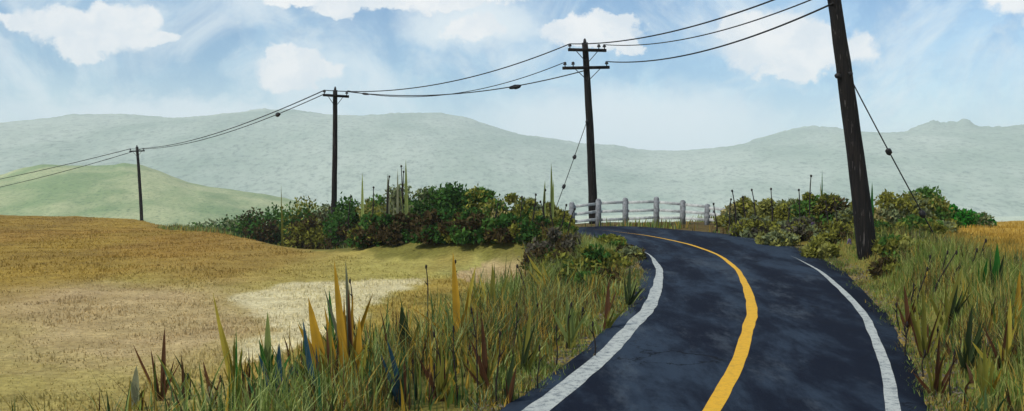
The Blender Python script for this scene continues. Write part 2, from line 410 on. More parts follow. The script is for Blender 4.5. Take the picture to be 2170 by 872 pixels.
# ------------------------------------------------------------------ ground sheet
def build_ground():
    r = [1.5]
    while r[-1] < 12000:
        q = r[-1]; r.append(q+(.35 if q < 9 else (min(max(q*q/2400., .1), .6) if q < 150 else q*.035)))
    r = np.array(r)
    a1 = np.radians(np.arange(-40, 40.001, .14)); a2 = np.radians(np.arange(43, 317.1, 3.))
    a = np.concatenate([a1, a2]); n = len(a)
    X = r[:, None]*np.sin(a)[None]; Y = r[:, None]*np.cos(a)[None]
    Z = land(X, Y)+CAMZ
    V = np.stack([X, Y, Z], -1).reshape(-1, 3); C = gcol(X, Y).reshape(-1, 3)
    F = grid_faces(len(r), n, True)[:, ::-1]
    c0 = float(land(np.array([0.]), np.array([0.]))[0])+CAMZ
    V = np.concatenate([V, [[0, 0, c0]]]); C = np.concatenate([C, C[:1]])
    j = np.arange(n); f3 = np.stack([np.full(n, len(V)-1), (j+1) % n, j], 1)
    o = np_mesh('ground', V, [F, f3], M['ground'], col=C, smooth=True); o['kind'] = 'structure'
build_ground()

# ------------------------------------------------------------------ road and markings
def ribbon(name, lo, hi, dz, m, s0=0, s1=1e9, skirt=0., cols=2, wob=0., taper=False):
    k = np.where((RS >= s0) & (RS <= s1))[0]
    lo = np.broadcast_to(lo, RS.shape)[k].copy(); hi = np.broadcast_to(hi, RS.shape)[k].copy()
    if wob:
        lo += (fbm(RS[k]*.8, RS[k]*0+3, 3)-.5)*wob+(rng.random(len(k))-.5)*wob*.08
        hi += (fbm(RS[k]*.8, RS[k]*0+30, 3)-.5)*wob+(rng.random(len(k))-.5)*wob*.08
    if taper:
        tt = np.minimum(np.arange(len(k)), np.arange(len(k))[::-1])/14.; q = np.clip(tt, .08, 1); mid = (lo+hi)/2
        lo = mid+(lo-mid)*q; hi = mid+(hi-mid)*q
    u = np.linspace(0, 1, cols); off = lo[:, None]*(1-u)+hi[:, None]*u
    P3 = np.concatenate([RC[k, :2][:, None]+RN[k][:, None]*off[..., None], np.broadcast_to((RC[k, 2]+CAMZ+dz)[:, None, None], (*off.shape, 1))], -1)
    if skirt:
        a = P3[:, :1].copy(); b = P3[:, -1:].copy(); a[..., 2] -= skirt; b[..., 2] -= skirt
        a[..., :2] -= RN[k][:, None]*.06; b[..., :2] += RN[k][:, None]*.06
        P3 = np.concatenate([a, P3, b], 1)
    nr, nc = P3.shape[:2]
    o = np_mesh(name, P3.reshape(-1, 3), [grid_faces(nr, nc)[:, ::-1]], m, smooth=False); o['kind'] = 'structure'; return o
ribbon('road', -WL, WR, .0, M['asphalt'], skirt=.14, cols=10, wob=.22)
def s_at(x, y): return RS[np.argmin((RC[:, 0]-x)**2+(RC[:, 1]-y)**2)]
lw = np.interp(RS, [s_at(3, 14.8), s_at(6.3, 25), s_at(7.7, 34)], [.40, .32, .20])
ribbon('road_marking', -2.62-lw/2, -2.62+lw/2, .007, M['white'], s1=s_at(7.75, 37.5), wob=.12, taper=True)
rw = np.interp(RS, [s_at(3, 14.8), s_at(7.7, 34)], [.22, .13])
ribbon('road_marking', 2.68-rw/2, 2.68+rw/2, .007, M['white'], s1=s_at(7.75, 35.5), wob=.06, taper=True)
ribbon('road_marking', WR-.62, WR-.5, .007, M['white'], s0=s_at(7.3, 40), s1=s_at(6.9, 41.8), wob=.05, taper=True)
yw = np.interp(RS, [s_at(3, 14.8), s_at(6.3, 25), s_at(7.7, 34)], [.28, .25, .13])
ribbon('road_marking', -yw/2, yw/2, .007, M['yellow'], s1=s_at(3.8, 45.6), wob=.08, taper=True)

# ------------------------------------------------------------------ hills
def hill_mesh(name, prof, r0, r1, r2, zbase, m, bump_amp, freq, woods=0.):
    """prof: (photo x, photo y) of the skyline, turned into azimuth and height at distance r1"""
    p = np.array(prof, float); A = np.arctan((p[:, 0]-1085)/FPX); T = (400-p[:, 1])/FPX
    a = np.arange(A[0], A[-1], math.radians(.09)); n = len(a)
    # smooth interpolation
    t = np.interp(a, A, T); kk = np.ones(5)/5; t = np.convolve(np.pad(t, 2, mode='edge'), kk, 'valid')
    t = t+woods*(np.abs(fbm(a*110, a*0+5, 4)-.5)*2)*(.25+.75*((a > math.atan((1880-1085)/FPX)) & (a < math.atan((2120-1085)/FPX))))
    H = t*r1/1.0*np.cos(a)-zbase
    rows = np.concatenate([np.linspace(r0, r1, 34), np.linspace(r1, r2, 14)[1:]])
    kb = np.ones(121)/121; Hb = np.convolve(np.pad(H, 60, mode='edge'), kb, 'valid')
    V = []
    for r in rows:
        u = (r-r0)/(r1-r0) if r <= r1 else (r2-r)/(r2-r1)
        sh = np.sin(np.clip(u, 0, 1)*np.pi/2)**1.15
        x = r*np.sin(a); y = r*np.cos(a)
        rid = fbm(x*freq, y*freq, 5)-.5
        lowmix = 1-sstep(u, .55, 1.)
        z = zbase+(H*(1-lowmix)+Hb*lowmix)*sh*(1+rid*.35*(1-sh))+(fbm(x*freq*9, y*freq*9, 3)-.5)*bump_amp*min(1, u*4)
        V.append(np.stack([x, y, z+CAMZ-(1-min(1, u*6))*6], -1))
    V = np.array(V); o = np_mesh(name, V.reshape(-1, 3), [grid_faces(len(rows), n)[:, ::-1]], m, smooth=True); o['kind'] = 'structure'; return o
far = [(-1500,300),(-900,250),(-500,280),(-200,262),(0,275),(60,266),(160,250),(250,249),(330,257),(385,266),(450,255),(560,236),(620,240),(700,255),(760,258),(850,247),(920,246),(980,252),(1030,270),(1075,288),(1100,298),(1180,301),(1225,311),(1300,310),(1345,322),(1390,328),(1480,331),(1550,325),(1600,302),(1660,283),(1720,271),(1770,276),(1830,294),(1880,303),(1912,301),(1935,278),(1965,266),(2030,266),(2048,254),(2072,279),(2130,282),(2170,277),(2400,265),(2800,290),(3600,250)]
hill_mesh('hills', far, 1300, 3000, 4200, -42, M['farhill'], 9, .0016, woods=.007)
near = [(-900,400),(-500,360),(-200,385),(0,373),(45,358),(95,350),(160,354),(215,353),(262,346),(305,352),(345,366),(400,388),(450,398),(510,405),(560,411),(620,425),(690,440),(780,455),(900,470)]
hill_mesh('hill', near, 300, 620, 950, -38, M['nearhill'], 2.4, .007)

# ------------------------------------------------------------------ haze
hb = bpy.data.meshes.new('haze')
lo_, hi_ = -70., 330.; S_ = 7000.
hv = [(x, y, z) for x in (-S_, S_) for y in (-S_, S_) for z in (lo_, hi_)]
hb.from_pydata(hv, [], [(0,1,3,2),(4,6,7,5),(0,4,5,1),(2,3,7,6),(0,2,6,4),(1,5,7,3)])
hm = bpy.data.materials.new('haze'); hm.use_nodes = True; hm.node_tree.nodes.clear()
ht = NT(hm.node_tree); pv = ht.new('ShaderNodeVolumePrincipled'); ho = ht.new('ShaderNodeOutputMaterial')
pv.inputs['Color'].default_value = (.90, .96, 1, 1); pv.inputs['Density'].default_value = .0002
ht.l.new(pv.outputs[0], ho.inputs['Volume']); hb.materials.append(hm)
hz = bpy.data.objects.new('haze', hb); link(hz); hz['kind'] = 'stuff'

# ------------------------------------------------------------------ grass
def blades(x, y, h, wd, col, name, lean=.35, seg=3, ztop=None, m=None, parent=None, curl=1., kind=None, az_=None):
    """tapering bent blades with their own colour; x,y,h,wd arrays, col (n,3)"""
    n = len(x); z = land(x, y)+CAMZ-.03
    az = rng.random(n)*2*np.pi if az_ is None else az_
    ln = h*lean*rng.random(n)**1.2*1.2
    face = az+np.pi/2+(rng.random(n)-.5)*1.4
    u = np.linspace(0, 1, seg+1)
    V = np.zeros((n, 2*seg+1, 3))
    for i, t in enumerate(u):
        bx = x+np.cos(az)*ln*t**(1+curl); by = y+np.sin(az)*ln*t**(1+curl); bz = z+h*t*(1-.12*t*lean)
        wv = wd/2*(1-t)**.75*(1. if t > 0 else .75)
        if i < seg:
            V[:, 2*i] = np.stack([bx-np.cos(face)*wv, by-np.sin(face)*wv, bz], -1)
            V[:, 2*i+1] = np.stack([bx+np.cos(face)*wv, by+np.sin(face)*wv, bz], -1)
        else: V[:, 2*seg] = np.stack([bx, by, bz], -1)
    k = 2*seg+1; base = (np.arange(n)*k)[:, None]
    q = np.concatenate([base+np.array([2*i, 2*i+1, 2*i+3, 2*i+2]) for i in range(seg-1)]) if seg > 1 else np.zeros((0, 4), int)
    t3 = base+np.array([2*seg-2, 2*seg-1, 2*seg])
    C = np.repeat(col[:, None], k, 1).reshape(-1, 3)
    o = np_mesh(name, V.reshape(-1, 3), [q, t3], m or M['grass'], parent, col=C, smooth=False)
    if kind: o['kind'] = kind
    return o
PAL_L = [(s2l(112,128,56), .34), (s2l(146,156,92), .20), (s2l(164,136,52), .13), (s2l(88,72,38), .12), (s2l(62,92,42), .15), (s2l(120,128,92), .08)]
PAL_R = [(s2l(104,124,52), .40), (s2l(144,146,80), .18), (s2l(158,134,58), .10), (s2l(80,64,38), .12), (s2l(62,92,42), .15), (s2l(90,80,84), .08)]
def pick(pal, n, patch=None):
    cs = np.array([c for c, _ in pal]); pr = np.array([p for _, p in pal]); pr /= pr.sum()
    cum = np.cumsum(pr)
    r = rng.random(n)
    if patch is not None: r = np.clip(r*.45+patch*.55, 0, .999)
    c = cs[np.searchsorted(cum, r)]
    return c*(.75+.5*rng.random((n, 1)))
def road_side(n, side, s0, s1, dmin, dmax, power=1.):
    s = s0+(s1-s0)*rng.random(n)**power; k = np.clip(np.searchsorted(RS, s), 0, len(RS)-1)
    d = dmin+(dmax-dmin)*rng.random(n)
    off = (WR[k]+d) if side > 0 else -(WL[k]+d)
    return RC[k, 0]+RN[k, 0]*off+(rng.random(n)-.5)*.3, RC[k, 1]+RN[k, 1]*off+(rng.random(n)-.5)*.3, d, RC[k, 1]
def keep(x, y, lim=.35):
    off, k = near_road(x, y); ww = np.where(off > 0, WR[k], WL[k]); return np.abs(off) > ww+lim*0+.05
sA, sB = s_at(.5, 7.5), s_at(5.5, 43.8)
# left verge
x, y, d, ry = road_side(90000, -1, sA, sB, .05, 8.0)
pch = fbm(x*.55+10, y*.4, 3); dens = sstep(fbm(x*.8, y*.8+30, 3), .34, .55)
lim = np.interp(ry, [10, 20, 30, 36, 44], [4.9, 5.3, 6.0, 4.0, 3.6])
ok = keep(x, y) & (rng.random(len(x)) < (1-sstep(d, lim*np.interp(ry, [16, 28], [.12, .4]), lim))*(.12+.88*dens)); x, y, d, pch = x[ok], y[ok], d[ok], pch[ok]
h = (.16+.55*sstep(d, .2, 2.2))*(.5+.9*rng.random(len(x)))*(.7+.7*dens[ok])
o = blades(x, y, h, .014+.024*rng.random(len(x)), pick(PAL_L, len(x), sstep(pch, .25, .75)), 'verge_grass', kind='stuff', lean=.75)
# coarse broad blades among the finer grass
PAL_B = [(s2l(86,104,40), .3), (s2l(56,78,34), .2), (s2l(150,124,40), .16), (s2l(78,54,32), .16), (s2l(44,84,50), .08), (s2l(128,138,76), .1)]
x, y, d, ry = road_side(4200, -1, sA, s_at(7.6, 36), .5, 6.2, 1.1)
dens = sstep(fbm(x*.7+3, y*.7+3, 3), .40, .58); ok = keep(x, y) & (rng.random(len(x)) < (1-sstep(d, 3.0, 6.2))*(.1+.9*dens)); x, y, d = x[ok], y[ok], d[ok]
blades(x, y, (.5+.75*rng.random(len(x)))*(.35+.65*sstep(d, .4, 2)), .035+.06*rng.random(len(x)), pick(PAL_B, len(x)), 'coarse_grass', kind='stuff', lean=.45, seg=4)
x, y, d, ry = road_side(3600, 1, sA, s_at(7.4, 31), .5, 9, 1.1)
dens = sstep(fbm(x*.7+33, y*.7+3, 3), .40, .58); ok = keep(x, y) & (rng.random(len(x)) < (1-sstep(d, 5.5, 9))*(.15+.85*dens)); x, y, d = x[ok], y[ok], d[ok]
blades(x, y, (.5+.75*rng.random(len(x)))*(.35+.65*sstep(d, .4, 2))*np.interp(y, [18, 26], [1, .6]), .035+.06*rng.random(len(x)), pick(PAL_B, len(x)), 'coarse_grass', kind='stuff', lean=.45, seg=4)
# short grass creeping over both edges of the asphalt
for sd_ in (-1, 1):
    x, y, d, ry = road_side(16000, sd_, sA, s_at(6.5, 42), -.22, .5); ok = rng.random(len(x)) < sstep(fbm(x*1.3, y*1.3, 3), .42, .55)*sstep(d, -.25, .1)
    x, y = x[ok], y[ok]; blades(x, y, .06+.16*rng.random(len(x)), .012+.02*rng.random(len(x)), pick(PAL_R, len(x)), 'edge_grass', kind='stuff', lean=.9)
x, y, d, ry = road_side(5000, 1, sA, s_at(6.5, 42), -.12, .7); x2, y2, d2, r2_ = road_side(5000, -1, sA, s_at(6.5, 42), -.12, .6)
x = np.concatenate([x, x2]); y = np.concatenate([y, y2]); z = land(x, y)+CAMZ+.01; q = .012+.03*rng.random(len(x))**2
oc = np.array([(1,0,0),(0,1,0),(-1,0,0),(0,-1,0),(0,0,.8)]); V = np.stack([x, y, z], -1)[:, None]+oc[None]*q[:, None, None]*(.6+.8*rng.random((len(x), 5, 1)))
b_ = (np.arange(len(x))*5)[:, None]; gv = np_mesh('gravel', V.reshape(-1, 3), [np.concatenate([b_+np.array(t) for t in ((0,1,4),(1,2,4),(2,3,4),(3,0,4))])], M['grass'], col=np.repeat(s2l(120,112,98)*(.4+rng.random((len(x), 1))), 5, 0)); gv['kind'] = 'stuff'
# right verge
x, y, d, ry = road_side(85000, 1, sA, s_at(7.6, 38), .05, 11.0)
pch = fbm(x*.55+70, y*.4, 3); dens = sstep(fbm(x*.8+20, y*.8+30, 3), .34, .55)
ok = keep(x, y) & (rng.random(len(x)) < (1-sstep(d, 8, 11))*(.4+.6*dens)); x, y, d, pch = x[ok], y[ok], d[ok], pch[ok]
h = (.14+.62*sstep(d, .3, 2.6))*(.5+.9*rng.random(len(x)))*(.7+.7*dens[ok])*np.interp(y, [20, 25, 31], [1, .8, .40])*(1+.5*(d < 3.2)*(y > 26))*(1-.5*(d > 4.5)*(y > 25))
gm = (sstep(d, 3.5, 6.5)*sstep(y, 22, 28))[:, None]; cr_ = pick(PAL_R, len(x), sstep(pch, .25, .75))*(1-gm)+FC['gold'][None]*(.9+.3*rng.random((len(x), 1)))*gm
blades(x, y, h, .014+.024*rng.random(len(x)), cr_, 'verge_grass', kind='stuff', lean=.7)
# crest and bank scrub grass
n = 26000; x = rng.uniform(-36, 22, n); yc = np.interp(x, CRX, CRY); y = yc-rng.random(n)*15+2
ok = keep(x, y) & (y > 34) & (rng.random(n) < sstep(fbm(x*.4, y*.4, 3), .3, .55)); ok &= ~((x > 2.5) & (x < 10.5) & (y > 51))
x, y = x[ok], y[ok]
blades(x, y, .15+.45*rng.random(len(x)), .05+.05*rng.random(len(x)), pick(PAL_L, len(x)), 'bank_grass', seg=2, kind='stuff')
# stubble of the dry field, coloured like the ground it grows on
n = 170000; Y_ = 9+122*rng.random(n)**1.6; X_ = -Y_*.62+rng.random(n)*Y_*.62+rng.random(n)*4
off, k = near_road(X_, Y_); ok = (off < -(3.15+4.0)) & (Y_ < np.interp(X_, CRX, CRY)); X_, Y_ = X_[ok], Y_[ok]
blades(X_, Y_, (.02+.09*rng.random(len(X_)))*(.7+.9*sstep(fbm(X_*.5, Y_*.5, 3), .3, .7)), .012+.02*rng.random(len(X_))+Y_*.0011, gcol(X_, Y_)*(.98+.36*rng.random((len(X_), 1))), 'field_grass', seg=2, kind='stuff', lean=.6)
n = 14000; Y_ = 24+48*rng.random(n); X_ = Y_*.40+rng.random(n)*Y_*.3
blades(X_, Y_, .08+.2*rng.random(n), .03+.03*rng.random(n), gcol(X_, Y_)*(.8+.45*rng.random((n, 1))), 'field_grass', seg=2, kind='stuff', lean=.5)

# ------------------------------------------------------------------ tall tufts, each a plant of its own
C_ = dict(ochre=s2l(176,136,38), olive=s2l(118,116,44), green=s2l(44,104,34), teal=s2l(40,74,88), grey=s2l(122,124,96), brown=s2l(92,60,36), yellow=s2l(168,152,58), dgreen=s2l(52,66,34), lime=s2l(128,140,76))
def tuft(bx, by, tx, ty, width_px, c, label, cat='grass tuft', name='grass_tuft', nb=6, c2=None, spread=.18, depth=None):
    """main blades from photo base (bx,by) to tip (tx,ty), side blades around"""
    if depth is None: X0, Y0, Z0 = ground_at(bx, by)
    else: X0, Y0 = at_depth(bx, depth), depth; Z0 = float(land(np.array([X0]), np.array([Y0]))[0])
    H = max(.25, z_px(ty, Y0)-Z0); dx = (tx-bx)/FPX*Y0; W_ = width_px/FPX*Y0
    V = []; F4 = []; F3 = []; C = []; nv = 0; seg = 7
    for i in range(nb):
        main = i == 0
        h = H*(1 if main else rng.uniform(.35, .85)); lx = dx*(1 if main else rng.uniform(.2, 1.1))+(0 if main else rng.normal()*H*spread)
        ly = 0 if main else rng.normal()*H*spread*.7
        ww_ = W_*(1 if main else rng.uniform(.35, .8)); ox, oy = (0, 0) if main else rng.uniform(-1, 1, size=2)*W_*.55
        fa = rng.uniform(-.5, .5); cc = (c if (main or rng.random() < .6) else (c2 if c2 is not None else c*.7))*rng.uniform(.8, 1.2)
        cv = rng.uniform(.8, 1.6)
        for s in range(seg+1):
            t = s/seg; px_, py_, pz = ox+lx*t**cv, oy+ly*t**cv, h*t
            q = ww_/2*(math.sin(math.pi*min(1, .28+t*.72))**.8 if t < 1 else 0)
            fold = q*.35
            if s < seg:
                for e, zf in ((-1, 0), (0, -1), (1, 0)):
                    V.append((px_+e*q*math.cos(fa), py_+e*q*math.sin(fa)-zf*fold, pz)); C.append(cc*(1 if e else .8))
            else: V.append((px_, py_, pz)); C.append(cc)
        for s in range(seg-1):
            for e in (0, 1):
                a = nv+3*s+e; F4.append((a, a+1, a+4, a+3))
        tip = nv+3*seg
        for e in (0, 1): F3.append((nv+3*(seg-1)+e, nv+3*(seg-1)+e+1, tip))
        nv += 3*seg+1
    o = np_mesh(name, np.array(V), [np.array(F4), np.array(F3)], M['grass'], col=np.array(C), smooth=True, loc=(X0, Y0, Z0+CAMZ-.03))
    return tag(o, label, cat, 'tall tufts standing out of the verge grass')
T = [
 (345,850,350,690,12,'brown','slim brown grass tuft, leftmost of the tall tufts in the left foreground',4,'olive'),
 (285,868,290,772,22,'grey','wide grey-green leaf tuft at the lower left edge of the verge',3,'olive'),
 (395,850,330,745,9,'olive','olive tuft leaning left between the brown tuft and the long yellow blade',4,'brown'),
 (505,856,452,615,15,'yellow','long yellow-green blade leaning far left over the buff field',5,'green'),
 (568,850,568,656,22,'lime','pale green pointed tuft left of the blue-green blade',7,'green'),
 (590,862,592,722,17,'teal','short dark blue-green blade tuft beside the pale green pointed tuft',4,'teal'),
 (672,866,642,672,15,'teal','tall blue-green blade leaning left in front of ochre blades',4,'dgreen'),
 (700,855,654,626,30,'ochre','broad ochre tuft leaning left behind the tall blue-green blade',7,'olive'),
 (737,850,709,548,20,'ochre','tallest ochre blade tuft of the left verge',6,'brown'),
 (744,820,733,546,12,'grey','tall thin grey-green blade just right of the tallest ochre blade',3,'olive'),
 (706,740,698,610,10,'green','bright green feathery spike beside the tallest ochre blade',8,'green'),
 (760,860,762,664,17,'ochre','short upright ochre tuft right of the tallest ochre blade',6,'yellow'),
 (705,866,692,680,10,'brown','dark reddish brown stem tuft among the ochre blades',4,'brown'),
 (852,862,820,716,14,'teal','curved dark blue blade tuft in the middle of the left verge',4,'brown'),
 (868,780,850,645,26,'dgreen','dark olive plume tuft rising behind the curved blue blade',8,'olive'),
 (820,860,812,770,13,'brown','brown tuft left of the curved blue blade',5,'dgreen'),
 (972,740,960,532,17,'ochre','slender ochre blade tuft at the top edge of the left verge',4,'lime'),
 (985,700,1009,560,11,'yellow','yellow blade tuft leaning right beside the slender ochre blade',4,'ochre'),
 (1045,690,1044,556,13,'olive','upright olive tuft in front of the pinkish patch of field',6,'yellow'),
 (1180,640,1116,536,13,'yellow','yellow blade tuft leaning left below the dark bushes',4,'olive'),
 (930,850,935,700,14,'olive','olive tuft with brown base in the middle of the left verge',7,'brown'),
 (1030,830,1020,665,13,'brown','brown tuft near the road edge left of the white line',6,'olive'),
 (1110,790,1125,650,14,'olive','olive green tuft halfway up the left verge',7,'dgreen'),
 (1210,740,1200,620,13,'lime','light green tuft on the verge close to the bend',7,'olive'),
 (1285,700,1290,590,11,'brown','brown green tuft against the road on the inside of the bend',7,'olive'),
 (1330,650,1335,560,10,'dgreen','dark green tuft at the tightest part of the bend',7,'lime'),
 (1075,860,1090,740,12,'dgreen','dark green tuft nearest the white line at the bottom of the verge',6,'brown'),
 (645,866,650,760,16,'olive','low olive tuft in front of the tall blue-green blade',6,'grey'),
 (455,866,430,760,12,'brown','low brown tuft below the long yellow-green blade',5,'grey'),
 (2112,650,2112,512,20,'green','broad bright green leaf tuft, right one of the pair in the right foreground',4,'dgreen'),
 (2078,650,2092,545,15,'green','narrow green leaf tuft leaning right beside the broad bright green leaves',3,'olive'),
 (2010,700,2040,560,14,'olive','olive tuft leaning right in the right foreground grass',8,'dgreen'),
 (1960,760,1955,600,13,'olive','upright olive tuft near the right edge of the road',7,'brown'),
 (2045,800,2060,640,15,'dgreen','dark green tuft at the middle of the right foreground grass',8,'olive'),
 (2130,800,2140,630,16,'yellow','straw yellow tuft at the far right edge of the picture',8,'brown'),
 (1985,840,1990,700,13,'brown','brown tuft at the lower right beside the road',7,'olive'),
 (2090,850,2085,720,14,'olive','olive tuft at the bottom right below the dark green tuft',8,'ochre'),
 (1925,700,1915,600,10,'brown','small brown tuft against the right edge of the road below the big pole',6,'olive'),
 (2155,700,2160,570,12,'ochre','ochre tuft at the right margin in front of the golden field',6,'olive'),
]
for bx, by, tx, ty, wp, c, lab, nb, c2 in T:
    tuft(bx, by, tx, ty, wp, C_[c], lab, nb=nb+3, c2=C_[c2])
# thin spires above the bushes
SP = [(768,430,768,364,8,'lime',55,'pale green spire, the one just right of the pole rising from the bush row'),
      (862,400,860,336,8,'lime',50,'tallest pale green spire standing between the grey-green bushes'),
      (842,410,843,355,6,'grey',50,'thin grey-green spire left of the tallest spire'),
      (823,420,822,366,9,'grey',51,'brownish spire with a dark stem left of the grey-green bush'),
      (1152,440,1155,380,7,'lime',44,'short pale green spire left of the long one by the guyed pole'),
      (1170,440,1168,343,7,'lime',44,'long pale green spire left of the guyed pole'),
      (1742,410,1742,358,5,'green',44,'thin bright green spire among the bushes left of the big pole'),
      (1848,420,1848,384,7,'green',40,'short bright green spire just right of the big pole'),
      (597,440,596,388,3,'olive',66,'faint thin olive spire at the left end of the bush row')]
for bx, by, tx, ty, wp, c, dp, lab in SP:
    o = tuft(bx, by, tx, ty, wp, C_[c], lab, cat='weed', name='weed_spire', nb=3, c2=C_['olive'], depth=dp, spread=.05); o['group'] = 'thin spires above the bushes'
# dead black stalks
def stalk(px, py, py2, lean, label, group, depth=None, head=True):
    if depth is None: X0, Y0, Z0 = ground_at(px, py)
    else: X0, Y0 = at_depth(px, depth), depth; Z0 = float(land(np.array([X0]), np.array([Y0]))[0])
    H = max(.2, z_px(py2, Y0)-Z0); dx = lean/FPX*Y0
    t = np.linspace(0, 1, 7); b = MB(); r = (.0009*Y0)
    pts = np.stack([dx*t**1.4+np.sin(t*7+px)*.015, np.sin(t*5)*.02, t*H], 1)
    b.tube(pts, r*(1.1-.6*t), 5, .3)
    if head:
        b.blob(pts[-1]+np.array([0, 0, -.04]), (.06, r*1.25, r*1.25), [[0, 0, 1], [1, 0, 0], [0, 1, 0]], .4)
        k = 4; b.tube([pts[k], pts[k]+np.array([.09*np.sign(lean+.1), .02, .12])], [r*.7, r*.4], 4)
    o = b.build('dead_stalk', M['stalk'], loc=(X0, Y0, Z0+CAMZ-.03), smooth=True); return tag(o, label, 'weed stalk', group)
LS = [(908,690,560,-4),(960,640,550,6),(750,700,590,-8),(1122,660,560,-25),(1090,770,640,6),(1185,640,600,5),(1215,660,630,-6),(1165,700,655,8),(1218,650,610,6),(1180,780,690,0),
      (1200,740,640,10),(1150,700,640,-12),(968,860,690,-8),(1015,840,650,-14),(940,850,700,-18),(740,780,670,-6),(655,870,780,-30),(405,840,790,-5),(480,850,795,-12),(458,840,805,-5),
      (560,850,790,6),(1052,860,700,8),(985,800,730,12),(1230,700,650,6),(1262,760,680,-6),(1140,830,730,4),(880,850,760,-6),(915,860,770,8)]
for a in LS: stalk(*a, 'thin black dead stalk standing in the left verge grass', 'dead stalks in the left verge')
RSK = [(1925,720,680,-4),(1945,640,565,20),(1975,640,530,50),(1958,700,650,-18),(1990,600,530,18),(2010,620,560,22),(1942,590,555,14),(1965,600,540,6),(2050,610,525,18),(2065,590,505,24),
       (1905,700,640,-8),(1920,760,690,-3),(1982,760,690,4),(1955,800,740,2),(2012,840,740,8),(1932,650,600,4)]
for a in RSK: stalk(*a, 'thin black dead stalk standing in the grass right of the road', 'dead stalks right of the road')
for px, dp, t2, ln in [(788,50,395,4),(817,51,372,8),(856,50,350,-6),(850,50,362,5),(1045,44,430,10),(1128,44,410,8),(1150,43,400,5),(1102,43,415,4),(735,56,415,8),(1160,42,425,-14),(1175,41,430,-10),(1185,41,432,16),(1200,41,440,18)]:
    stalk(px, 0, t2, ln, 'dark dead weed stalk poking out of the bush row left of the road', 'dead stalks in the left bush row', depth=dp)
for px, dp, t2, ln in [(1562,46,402,-10),(1605,45,400,-12),(1638,44,398,-4),(1715,42,370,3),(1698,42,400,-6),(1760,40,425,-12),(1780,39,418,-14),(1520,47,430,-8),(1545,46,420,4),(1582,45,415,-8),(1670,43,440,3)]:
    stalk(px, 0, t2, ln, 'dark dead weed stalk poking out of the bushes right of the road', 'dead stalks in the right bushes', depth=dp)

# ------------------------------------------------------------------ shrubs
def shrub(px, depth, top, wpx, cols, label, group, n=2600, leaf=.11, spike=.35, z0=None, squash=.7):
    X0 = at_depth(px, depth); Z0 = float(land(np.array([X0]), np.array([depth]))[0])
    H = max(.5, z_px(top, depth)-Z0); rx = wpx/2/FPX*depth; ry = rx*squash+.2
    root = empty('shrub', (X0, depth, Z0+CAMZ-.05)); tag(root, label, 'shrub', group)
    K = int(14+rx*16); cx = []; b = MB(); leaf = leaf*1.35; n = int(n*2.0)
    for i in range(K):
        a = rng.random()*2*np.pi; q = rng.random()**.5; el_ = rng.random()
        env = math.sqrt(max(0, 1-q*q*.9))
        zc = H*(.06+.82*env*(.08+.92*el_)); cx.append((math.cos(a)*q*rx, math.sin(a)*q*ry, zc, H*(.09+.09*rng.random())+.14))
    cx.append((rng.normal()*.1*rx, 0, H*.84, H*.13))
    cx = np.array(cx)
    for c in cx[::2]:
        p0 = np.array([c[0]*.15, c[1]*.15, 0]); p1 = np.array([c[0]*.55, c[1]*.5, c[2]*.5]); p2 = c[:3]
        b.tube(catmull(np.array([p0, p1, p2]), .3) if np.linalg.norm(p2) > .8 else [p0, p1, p2], .02, 4)
    b.build('branch', M['bark'], root, smooth=True)
    k = rng.integers(0, len(cx), n); dirv = rng.normal(size=(n, 3)); dirv /= np.linalg.norm(dirv, axis=1)[:, None]
    rad = cx[k, 3]*rng.random(n)**.45*np.where(rng.random(n) < .06, 1.35, 1.)
    Pn = cx[k, :3]+dirv*rad[:, None]*np.array([1.25, 1.15, 1.0])
    Pn[:, 2] += np.where(rng.random(n) < .015, spike*rng.random(n)*H*.25, 0)
    Pn[:, 2] = np.maximum(Pn[:, 2], .03)
    T1 = rng.normal(size=(n, 3)); T1 /= np.linalg.norm(T1, axis=1)[:, None]; T1 = T1*.8+dirv*.5; T1[:, 2] += .35; T1 /= np.linalg.norm(T1, axis=1)[:, None]
    T2 = np.cross(T1, rng.normal(size=(n, 3))); T2 /= np.linalg.norm(T2, axis=1)[:, None]
    L_ = leaf*(.6+.8*rng.random(n))[:, None]
    V = np.stack([Pn-T1*L_*.5, Pn+T2*L_*.30, Pn+T1*L_*.62, Pn-T2*L_*.30], 1).reshape(-1, 3)
    F = np.arange(4*n).reshape(-1, 4)
    cc = np.array([C for C in cols]); ck = (rng.random(len(cx))*len(cc)).astype(int)
    C = cc[ck[k]]*(.9+.65*rng.random((n, 1))); mixr = rng.random(n) < .2; C[mixr] = cc[rng.integers(0, len(cc), mixr.sum())]*.9
    np_mesh('foliage', V, [F], M['leaf'], root, col=np.repeat(C, 4, 0))
    return root
G = dict(dg=s2l(50,82,34), g=s2l(72,104,44), ol=s2l(116,116,48), br=s2l(66,56,34), gg=s2l(112,120,84), bg=s2l(46,118,36), ta=s2l(150,140,92), pu=s2l(82,78,66), lo=s2l(132,132,70))
LG = 'bushes in the row left of the road'; RG = 'bushes in the row right of the road'
